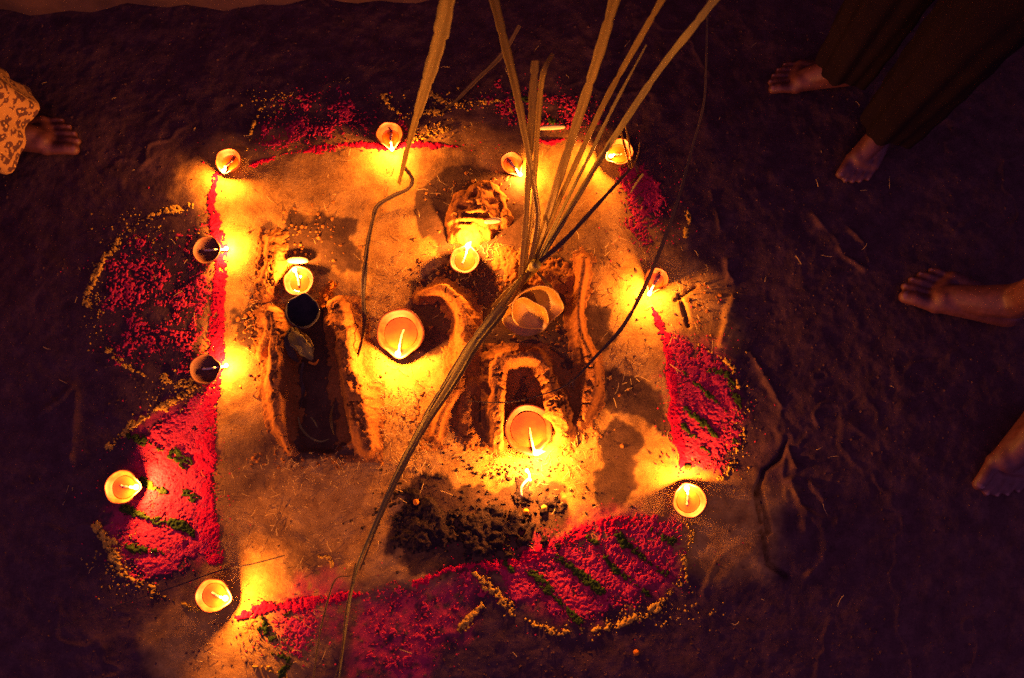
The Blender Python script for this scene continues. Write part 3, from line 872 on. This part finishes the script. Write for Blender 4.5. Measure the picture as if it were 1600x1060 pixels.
t = leaf(None, 'twig', [(85, 984, .010), (180, 948, .010), (270, 918, .016), (340, 893, .024), (400, 880, .018), (445, 868, .012)], [2, 2, 2.5, 3, 3, 2], 'twig', n=50)
tag(t, 'long thin brown twig lying above the bottom left lamp', 'twig')


def pod(px, py, lpx, wpx, ang, z, label, name='seed_pod', mat='pale'):
    L = pxlen(px, py, lpx) / 2; W = pxlen(px, py, wpx) / 2
    V, Fc = [], []
    ns, nr = 14, 16
    for i in range(nr + 1):
        u = i / nr
        r = math.sin(math.pi * u) ** .7
        for k in range(ns):
            a = 2 * math.pi * k / ns
            V.append((L * math.cos(math.pi * (1 - u)), W * r * math.cos(a) + .18 * W * (1 - (2 * u - 1) ** 2), W * .55 * r * math.sin(a)))
    for i in range(nr):
        for k in range(ns):
            Fc.append((i * ns + k, i * ns + (k + 1) % ns, (i + 1) * ns + (k + 1) % ns, (i + 1) * ns + k))
    o = mesh_obj(name, V, Fc, M[mat])
    p = P(px, py, z)
    o.location = (p.x, p.y, z); o.rotation_euler = (.25, 0, ang)
    return tag(o, label, 'seed pod')


pod(465, 408, 33, 11, 0.0, .022, 'pale oval pod lying just above the lamp with slanting wick')
pod(770, 346, 26, 9, .12, .045, 'pale sliver pod set like a mouth in the mud head')

pod(862, 200, 42, 8, .05, .016, 'thin golden crescent for the lit rim of a left-out bowl in the dark pink powder at the top')  # sliver added in place of an unlit bowl, drawing its lit rim

# wilted leaf in the trough
c = P(478, 545, .01)
wl = tag(empty('wilted_plant', (c.x, c.y, .005)), 'wilted yellow green leaf drooping below the black cup', 'leaf')
leaf(wl, 'leaf', [(452, 515, .03), (462, 530, .042), (476, 545, .040), (488, 562, .022)], [14, 30, 34, 8], 'leafgreen', n=30, fold=.3)
leaf(wl, 'leaf', [(462, 512, .03), (478, 530, .044), (486, 545, .036), (480, 560, .02)], [5, 14, 16, 5], 'leaf', n=30, fold=.5)
leaf(wl, 'stalk', [(474, 566, .012), (470, 590, .004), (474, 612, .0), (468, 640, .0)], [5, 7, 9, 2], 'leafdark', n=40, fold=.3, twist=.8)
leaf(wl, 'leaf', [(458, 512, .03), (450, 530, .036), (456, 552, .03), (466, 566, .012)], [5, 16, 18, 4], 'leafdark', n=30, fold=.4)
leaf(wl, 'leaf_tip', [(482, 566, .02), (492, 569, .02), (498, 562, .024)], [4, 6, 2], 'petal', n=16)
leaf(wl, 'glint_strip', [(466, 652, .004), (470, 668, .004), (482, 682, .004), (500, 690, .003), (514, 686, .003)], [3, 5, 4, 4, 2], 'leafgreen', n=30, twist=.6)  # pale strips shaped as curved glints in the dark trough
leaf(wl, 'glint_strip', [(521, 632, .006), (517, 650, .006), (519, 668, .004), (522, 680, .003)], [2, 6, 5, 2], 'leaf', n=24, twist=.8)
leaf(wl, 'glint_strip', [(486, 652, .002), (492, 660, .004), (496, 668, .002)], [3, 4, 2], 'leafgreen', n=16)

# marigold scrap
c = P(500, 470, .01)
mg = tag(empty('marigold_scrap', (c.x, c.y, gz(c.x, c.y))), 'torn orange marigold scrap beside the black cup', 'flower')
for i in range(46):
    u = i / 45
    q = P(522 - 26 * u + rng.normal() * 3, 446 + 34 * u + rng.normal() * 3, .012)
    s = .0045 + .002 * rng.random(); a = rng.random() * 6.28; tl = rng.normal() * .5
    pv = []
    for (x, y, z) in ((-1, -.5, 0), (0, -.7, .25), (1, -.4, .5), (1.2, .1, .4), (1, .5, .5), (0, .7, .25), (-1, .5, 0)):
        pv.append((q.x + s * (x * math.cos(a) - y * math.sin(a)), q.y + s * (x * math.sin(a) + y * math.cos(a)), gz(q.x, q.y) + .003 + .010 * rng.random() * 0 + s * (z + .4 * rng.random()) + .006 * math.sin(u * 9) ** 2))
    mesh_obj('petal', pv, [tuple(range(7))], M['petal'], mg, False)
for j, (px, py, lab) in enumerate(((822, 800, 'orange crumb of marigold on the ash heap'), (850, 794, 'yellow crumb of marigold at the right edge of the ash heap'), (994, 1020, 'single orange flower crumb on dark earth at the bottom'), (650, 785, 'yellow flower crumb on the left of the ash heap'))):
    p = P(px, py, .02 if j != 2 else 0)
    V, Fc = flame_mesh(.013, .008, (.002, .001), 9, 6)
    o = local('flower_crumb', (V, Fc), M['petal' if j != 1 else 'yellow'], None)
    o.location = (p.x, p.y, gz(p.x, p.y) + (.018 if j != 2 else 0))
    tag(o, lab, 'flower crumb', 'flower crumbs')

# straw litter: hundreds of cut fibres
sv, sf = [], []


def straw(px, py, L, a, w, z0):
    p = P(px, py, .005)
    bend = rng.normal() * .5
    n = 5
    k = len(sv)
    x, y = p.x, p.y
    xs_, ys_ = [], []
    for i in range(n + 1):
        xs_.append(x); ys_.append(y)
        x += L / n * math.cos(a); y += L / n * math.sin(a); a += bend / n
    g = ground_h(np.array(xs_), np.array(ys_))
    for i in range(n + 1):
        tx = math.cos(a); ty = math.sin(a)
        nx_, ny_ = -math.sin(a - bend * (1 - i / n)), math.cos(a - bend * (1 - i / n))
        ww = w * (1 - .5 * i / n)
        zz = g[i] + z0 + .004 * math.sin(math.pi * i / n) * (rng.random())
        sv.append((xs_[i] + nx_ * ww, ys_[i] + ny_ * ww, zz)); sv.append((xs_[i], ys_[i], zz + w)); sv.append((xs_[i] - nx_ * ww, ys_[i] - ny_ * ww, zz))
    for i in range(n):
        b_ = k + i * 3
        sf.append((b_, b_ + 1, b_ + 4, b_ + 3)); sf.append((b_ + 1, b_ + 2, b_ + 5, b_ + 4)); sf.append((b_ + 2, b_, b_ + 3, b_ + 5))


clusters = [(610, 640, 60, 60, 170), (500, 740, 110, 40, 90), (780, 720, 60, 25, 45), (880, 730, 50, 50, 60), (700, 440, 60, 40, 60), (960, 440, 60, 60, 60), (960, 570, 60, 40, 70), (870, 640, 40, 50, 60),
            (600, 470, 40, 60, 60), (420, 480, 40, 60, 70), (640, 300, 200, 60, 60), (450, 850, 90, 60, 60), (400, 1010, 60, 40, 60), (800, 500, 70, 60, 50), (1080, 470, 40, 40, 40), (640, 720, 40, 30, 60), (760, 390, 30, 30, 40)]
for (cx, cy, sx, sy, n) in clusters:
    for i in range(n):
        straw(cx + rng.normal() * sx * .6, cy + rng.normal() * sy * .6, .006 + .020 * rng.random() ** 2, rng.random() * 6.28, .0004 + .0005 * rng.random(), .002)
for i in range(100):
    straw(rng.uniform(20, 1400), rng.uniform(30, 1040), .006 + .022 * rng.random() ** 2, rng.random() * 6.28, .0004 + .0004 * rng.random(), .002)
o = mesh_obj('straw_litter', sv, sf, M['straw'])
tag(o, 'loose cut straw fibres littering the mud', 'straw', kind='stuff')

# mud and ash crumbs strewn round the figure, powder grains strewn round the petals
def crumbs(name, label, cat, spots, size, mat, z0=.0):
    V, Fc = [], []
    pts = []
    for (px, py, sx, sy, n) in spots:
        for i in range(n):
            p = P(px + rng.normal() * sx * .6, py + rng.normal() * sy * .6, 0)
            pts.append((p.x, p.y))
    pts = np.array(pts)
    g = ground_h(pts[:, 0], pts[:, 1])
    for (x, y), z in zip(pts, g):
        r = size * (.35 + rng.random() ** 2)
        k = len(V)
        a = rng.random() * 6.28
        q = []
        for j in range(5):
            th = a + j * 1.2566
            rr = r * (.7 + .6 * rng.random())
            V.append((x + rr * math.cos(th), y + rr * math.sin(th), z + z0 - r * .2 + r * .3 * rng.random()))
        V.append((x + r * .3 * rng.normal(), y + r * .3 * rng.normal(), z + z0 + r * (.6 + .5 * rng.random())))
        for j in range(5):
            Fc.append((k + j, k + (j + 1) % 5, k + 5))
    return tag(mesh_obj(name, V, Fc, mat, None, False), label, cat, kind='stuff')


crumbs('mud_crumbs', 'small mud crumbs strewn round the mud figure and trough', 'crumbs', [(700, 420, 60, 40, 90), (850, 520, 60, 60, 120), (920, 620, 40, 60, 70), (480, 380, 60, 50, 120), (400, 500, 25, 45, 70), (590, 560, 25, 70, 70), (740, 640, 30, 60, 80), (500, 720, 80, 14, 60), (860, 640, 20, 50, 60), (740, 300, 70, 30, 60), (1090, 480, 40, 40, 40)], .0038, M['mud'])
crumbs('pebbles', 'small earth pebbles and grit strewn over the courtyard', 'pebbles', [(1300, 500, 330, 500, 1300), (120, 500, 220, 520, 800), (700, 60, 700, 90, 500), (900, 1030, 700, 60, 500)], .0028, M['ground'])
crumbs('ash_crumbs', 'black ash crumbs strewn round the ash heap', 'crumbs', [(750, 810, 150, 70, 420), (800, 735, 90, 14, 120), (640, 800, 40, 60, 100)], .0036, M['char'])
crumbs('pink_grains', 'loose pink powder grains scattered round the petals', 'powder', [(240, 470, 110, 100, 160), (250, 780, 90, 120, 500), (500, 180, 110, 40, 120), (860, 170, 90, 35, 100), (1010, 330, 45, 70, 260), (1105, 640, 60, 110, 420), (930, 900, 130, 65, 350), (650, 980, 90, 60, 160), (440, 985, 60, 35, 160)], .0017, M['pink'], .001)
crumbs('red_grains', 'loose red powder grains scattered along the red lines', 'powder', [(335, 400, 18, 90, 150), (330, 560, 18, 90, 150), (322, 760, 24, 100, 260), (560, 232, 150, 9, 150), (1050, 610, 16, 120, 160), (460, 945, 80, 18, 140), (860, 850, 130, 30, 220)], .0017, M['red'], .001)
crumbs('yellow_grains', 'loose yellow powder grains scattered along the petal edges', 'powder', [(215, 360, 60, 30, 110), (150, 470, 14, 60, 80), (190, 880, 40, 45, 170), (290, 620, 50, 22, 150), (1150, 650, 22, 90, 130), (980, 960, 110, 22, 170), (1072, 860, 12, 50, 80), (430, 160, 45, 20, 70), (700, 165, 70, 14, 110), (680, 205, 35, 14, 90)], .0019, M['yellow'], .001)

# ------------------------------------------------------------------ courtyard wall along the top edge
a = P(0, 15); b2 = P(400, 3)
d = (b2 - a).normalized(); nrm = Vector((-d.y, d.x, 0))
A0 = a - d * 2.0; B0 = b2 + d * 2.5
V, Fc = [], []
cols, rows = 120, 40
for side in (0, 1):
    for j in range(rows + 1):
        for i in range(cols + 1):
            p = A0.lerp(B0, i / cols)
            z = -.05 + 1.6 * j / rows
            off = (.008 * math.sin(i * .7 + j * .9) + .006 * math.sin(i * 1.9 - j * .5)) - .004 * math.exp(-z * 12)
            q = p + nrm * (off if side == 0 else .24)
            V.append((q.x, q.y, z))
k = cols + 1; off = k * (rows + 1)
for j in range(rows):
    for i in range(cols):
        s = j * k + i
        Fc.append((s, s + 1, s + k + 1, s + k)); s += off
        Fc.append((s, s + k, s + k + 1, s + 1))
for i in range(cols):
    s = rows * k + i
    Fc.append((s, s + 1, s + 1 + off, s + off))
for j in range(rows):
    for i in (0, cols):
        s = j * k + i
        Fc.append((s, s + k, s + k + off, s + off))
tag(mesh_obj('courtyard_wall', V, Fc, M['plaster']), 'reddish mud plaster wall whose foot shows along the top left edge', 'wall')


# ------------------------------------------------------------------ people: bare feet around the square
def ball_chain(V, Fc, pts):
    """overlapping spheres along a chain, fused later into one skin"""
    for i in range(len(pts) - 1):
        p0, r0 = Vector(pts[i][:3]), pts[i][3]; p1, r1 = Vector(pts[i + 1][:3]), pts[i + 1][3]
        n = max(2, int((p1 - p0).length / (min(r0, r1) * .35)) + 1)
        for j in range(n + 1):
            u = j / n
            p = p0.lerp(p1, u); r = r0 * (1 - u) + r1 * u
            k = len(V); ns, nr = 10, 7
            V.append(p + Vector((0, 0, -r)))
            for a_ in range(1, nr):
                th = math.pi * a_ / nr
                for b_ in range(ns):
                    ph = 2 * math.pi * b_ / ns
                    V.append(p + Vector((r * math.sin(th) * math.cos(ph), r * math.sin(th) * math.sin(ph), -r * math.cos(th))))
            V.append(p + Vector((0, 0, r)))
            for b_ in range(ns):
                Fc.append((k, k + 1 + (b_ + 1) % ns, k + 1 + b_))
            for a_ in range(nr - 2):
                for b_ in range(ns):
                    q = k + 1 + a_ * ns
                    Fc.append((q + b_, q + (b_ + 1) % ns, q + ns + (b_ + 1) % ns, q + ns + b_))
            q = k + 1 + (nr - 2) * ns
            for b_ in range(ns):
                Fc.append((q + b_, q + (b_ + 1) % ns, k + 1 + (nr - 1) * ns))


TOES = [(.036, .166, .200, .224, .0150, .0135), (.0145, .168, .204, .226, .0098, .0088), (-.0035, .164, .197, .217, .0090, .0082), (-.0205, .156, .186, .204, .0086, .0078), (-.0365, .146, .170, .186, .0084, .0076)]


def person(label, feet, hem=None, cloth=None, hem_r=.075, knee_z=.47, hip_z=.86):
    """feet: (toe pixel, heel pixel, medial side +1 / -1)"""
    V, Fc = [], []
    nails, ankles, mats = [], [], []
    for (toe, heel, med) in feet:
        a = P(*heel, .015); b_ = P(*toe, .015)
        fwd = (b_ - a); ln = fwd.length; fwd.normalize()
        side = Vector((-fwd.y, fwd.x, 0)) * med
        s = min(1.08, max(.74, ln / .236))
        base = b_ - fwd * (.236 * s)
        g = gz(base.x + fwd.x * .1, base.y + fwd.y * .1)
        org = Vector((base.x, base.y, g - .001))

        def W(x, y, z, r):
            q = org + fwd * (x * s) + side * (y * s) + Vector((0, 0, z * s))
            return (q.x, q.y, q.z, r * s)
        ball_chain(V, Fc, [W(.032, 0, .031, .031), W(.09, .008, .036, .033), (W(.15, .022, .028, .026))])
        ball_chain(V, Fc, [W(.04, -.006, .026, .026), W(.10, -.02, .022, .022), W(.142, -.030, .018, .017)])
        ball_chain(V, Fc, [W(.052, 0, .085, .034), W(.09, .008, .062, .031), W(.13, .012, .040, .026), W(.158, .012, .024, .019)])
        ball_chain(V, Fc, [W(.160, .031, .022, .0205), W(.158, .012, .021, .0195), W(.150, -.010, .019, .018), W(.140, -.030, .016, .0155)])
        for (y, x0, x1, x2, r0, r1) in TOES:
            ball_chain(V, Fc, [W(x0 - .012, y * .95, r0 + .006, r0), W(x1, y, r0 + .005, r0 * .92), W(x2 - r1 * .6, y, r1 - .0005, r1)])
            nails.append((Vector(W(x2 - r1 * .55, y, 2 * r1 - .0012, 0)[:3]), fwd.copy(), side.copy(), r1 * s))
        ank = Vector(W(.050, 0, .085, 0)[:3])
        ankles.append((ank, s, fwd))
    mid = sum((x[0] for x in ankles), Vector()) / len(ankles)
    back = sum((x[2] for x in ankles), Vector()).normalized()
    lat = Vector((-back.y, back.x, 0))
    hips = []
    for (ank, s, fwd) in ankles:
        sg = 1 if (ank - mid).dot(lat) > 0 else -1
        hip = Vector((mid.x, mid.y, hip_z)) + lat * sg * .085
        knee = ank.lerp(hip, .5); knee.z = knee_z; knee = knee + back * .03
        calf = ank.lerp(knee, .62) - back * .012
        ball_chain(V, Fc, [(*ank, .034 * s), (*(ank + Vector((0, 0, .04)) - back * .004), .031 * s), (*calf, .048 * s), (*knee, .052 * s), (*knee.lerp(hip, .55), .068), (*hip, .082)])
        hips.append((ank, knee, hip))
    ball_chain(V, Fc, [(*hips[0][2], .085), (mid.x, mid.y, hip_z + .06, .10), (*hips[-1][2], .085)])
    me = bpy.data.meshes.new('tmp'); me.from_pydata([tuple(v) for v in V], [], Fc)
    tmp = bpy.data.objects.new('tmp', me); COL.objects.link(tmp)
    rm = tmp.modifiers.new('r', 'REMESH'); rm.mode = 'VOXEL'; rm.voxel_size = .0034
    sm = tmp.modifiers.new('s', 'SMOOTH'); sm.iterations = 5; sm.factor = .5
    dg = bpy.context.evaluated_depsgraph_get()
    body_me = bpy.data.meshes.new_from_object(tmp.evaluated_get(dg))
    bpy.data.objects.remove(tmp)
    body_me.name = 'person'
    body_me.materials.clear(); body_me.materials.append(M['skin'])
    body_me.polygons.foreach_set('use_smooth', np.ones(len(body_me.polygons), dtype=bool))
    body = bpy.data.objects.new('person', body_me); COL.objects.link(body)
    tag(body, label, 'person')
    for (p, f_, s_, r) in nails:
        V2, F2 = [p + Vector((0, 0, .0012))], []
        for ring, (rad, dz) in enumerate(((.55, .0010), (.8, -.0004))):
            for k_ in range(10):
                t_ = 2 * math.pi * k_ / 10
                V2.append(p + f_ * (rad * r * .8 * math.cos(t_)) + s_ * (rad * r * .85 * math.sin(t_)) + Vector((0, 0, dz - .0022 * math.sin(t_) ** 2 - .0008 * math.cos(t_))))
        F2 = [(0, 1 + k_, 1 + (k_ + 1) % 10) for k_ in range(10)] + [(1 + k_, 11 + k_, 11 + (k_ + 1) % 10, 1 + (k_ + 1) % 10) for k_ in range(10)]
        mesh_obj('toenail', [tuple(v) for v in V2], F2, M['nail'], body)
    if cloth:
        for (ank, knee, hip) in hips:
            V3, F3 = [], []
            nseg, nr = 72, 40
            for i in range(nr + 1):
                u = i / nr
                z = hem + (hip_z + .05 - hem) * u
                tt = (z - ank.z) / (knee.z - ank.z)
                p = ank.lerp(knee, tt) if tt < 1 else knee.lerp(hip, (z - knee.z) / (hip.z - knee.z))
                rr = hem_r * (1 - u) ** 1.5 + (.088 if cloth == 'print' else .076) * (1 - (1 - u) ** 1.5)
                for k_ in range(nseg):
                    th = 2 * math.pi * k_ / nseg
                    r_ = rr * (1 + (.10 * math.sin(5 * th + 2 * u) + .05 * math.sin(11 * th - 3 * u)) * (1 - u) + .02 * math.sin(9 * u * 6.28 + 2 * th))
                    zz = z + (.012 * math.sin(3 * th + 1) if i == 0 else 0)
                    V3.append((p.x + r_ * math.cos(th), p.y + r_ * math.sin(th), zz))
            for i in range(nr):
                for k_ in range(nseg):
                    F3.append((i * nseg + k_, i * nseg + (k_ + 1) % nseg, (i + 1) * nseg + (k_ + 1) % nseg, (i + 1) * nseg + k_))
            mesh_obj('trouser_leg', V3, F3, M[cloth], body)
    return body


person('person standing barefoot at the left in yellow printed loose trousers', [((129, 208), (-38, 214), -1), ((-40, 440), (-220, 420), 1)], .085, 'print', .115)
person('person standing barefoot at the right edge with feet apart', [((1408, 432), (1592, 500), 1), ((1550, 786), (1632, 632), -1)], .36, 'black', .075)
person('person standing barefoot in dark trousers at the upper right', [((1196, 118), (1338, 122), 1), ((1326, 290), (1388, 192), -1)], .075, 'black', .058)
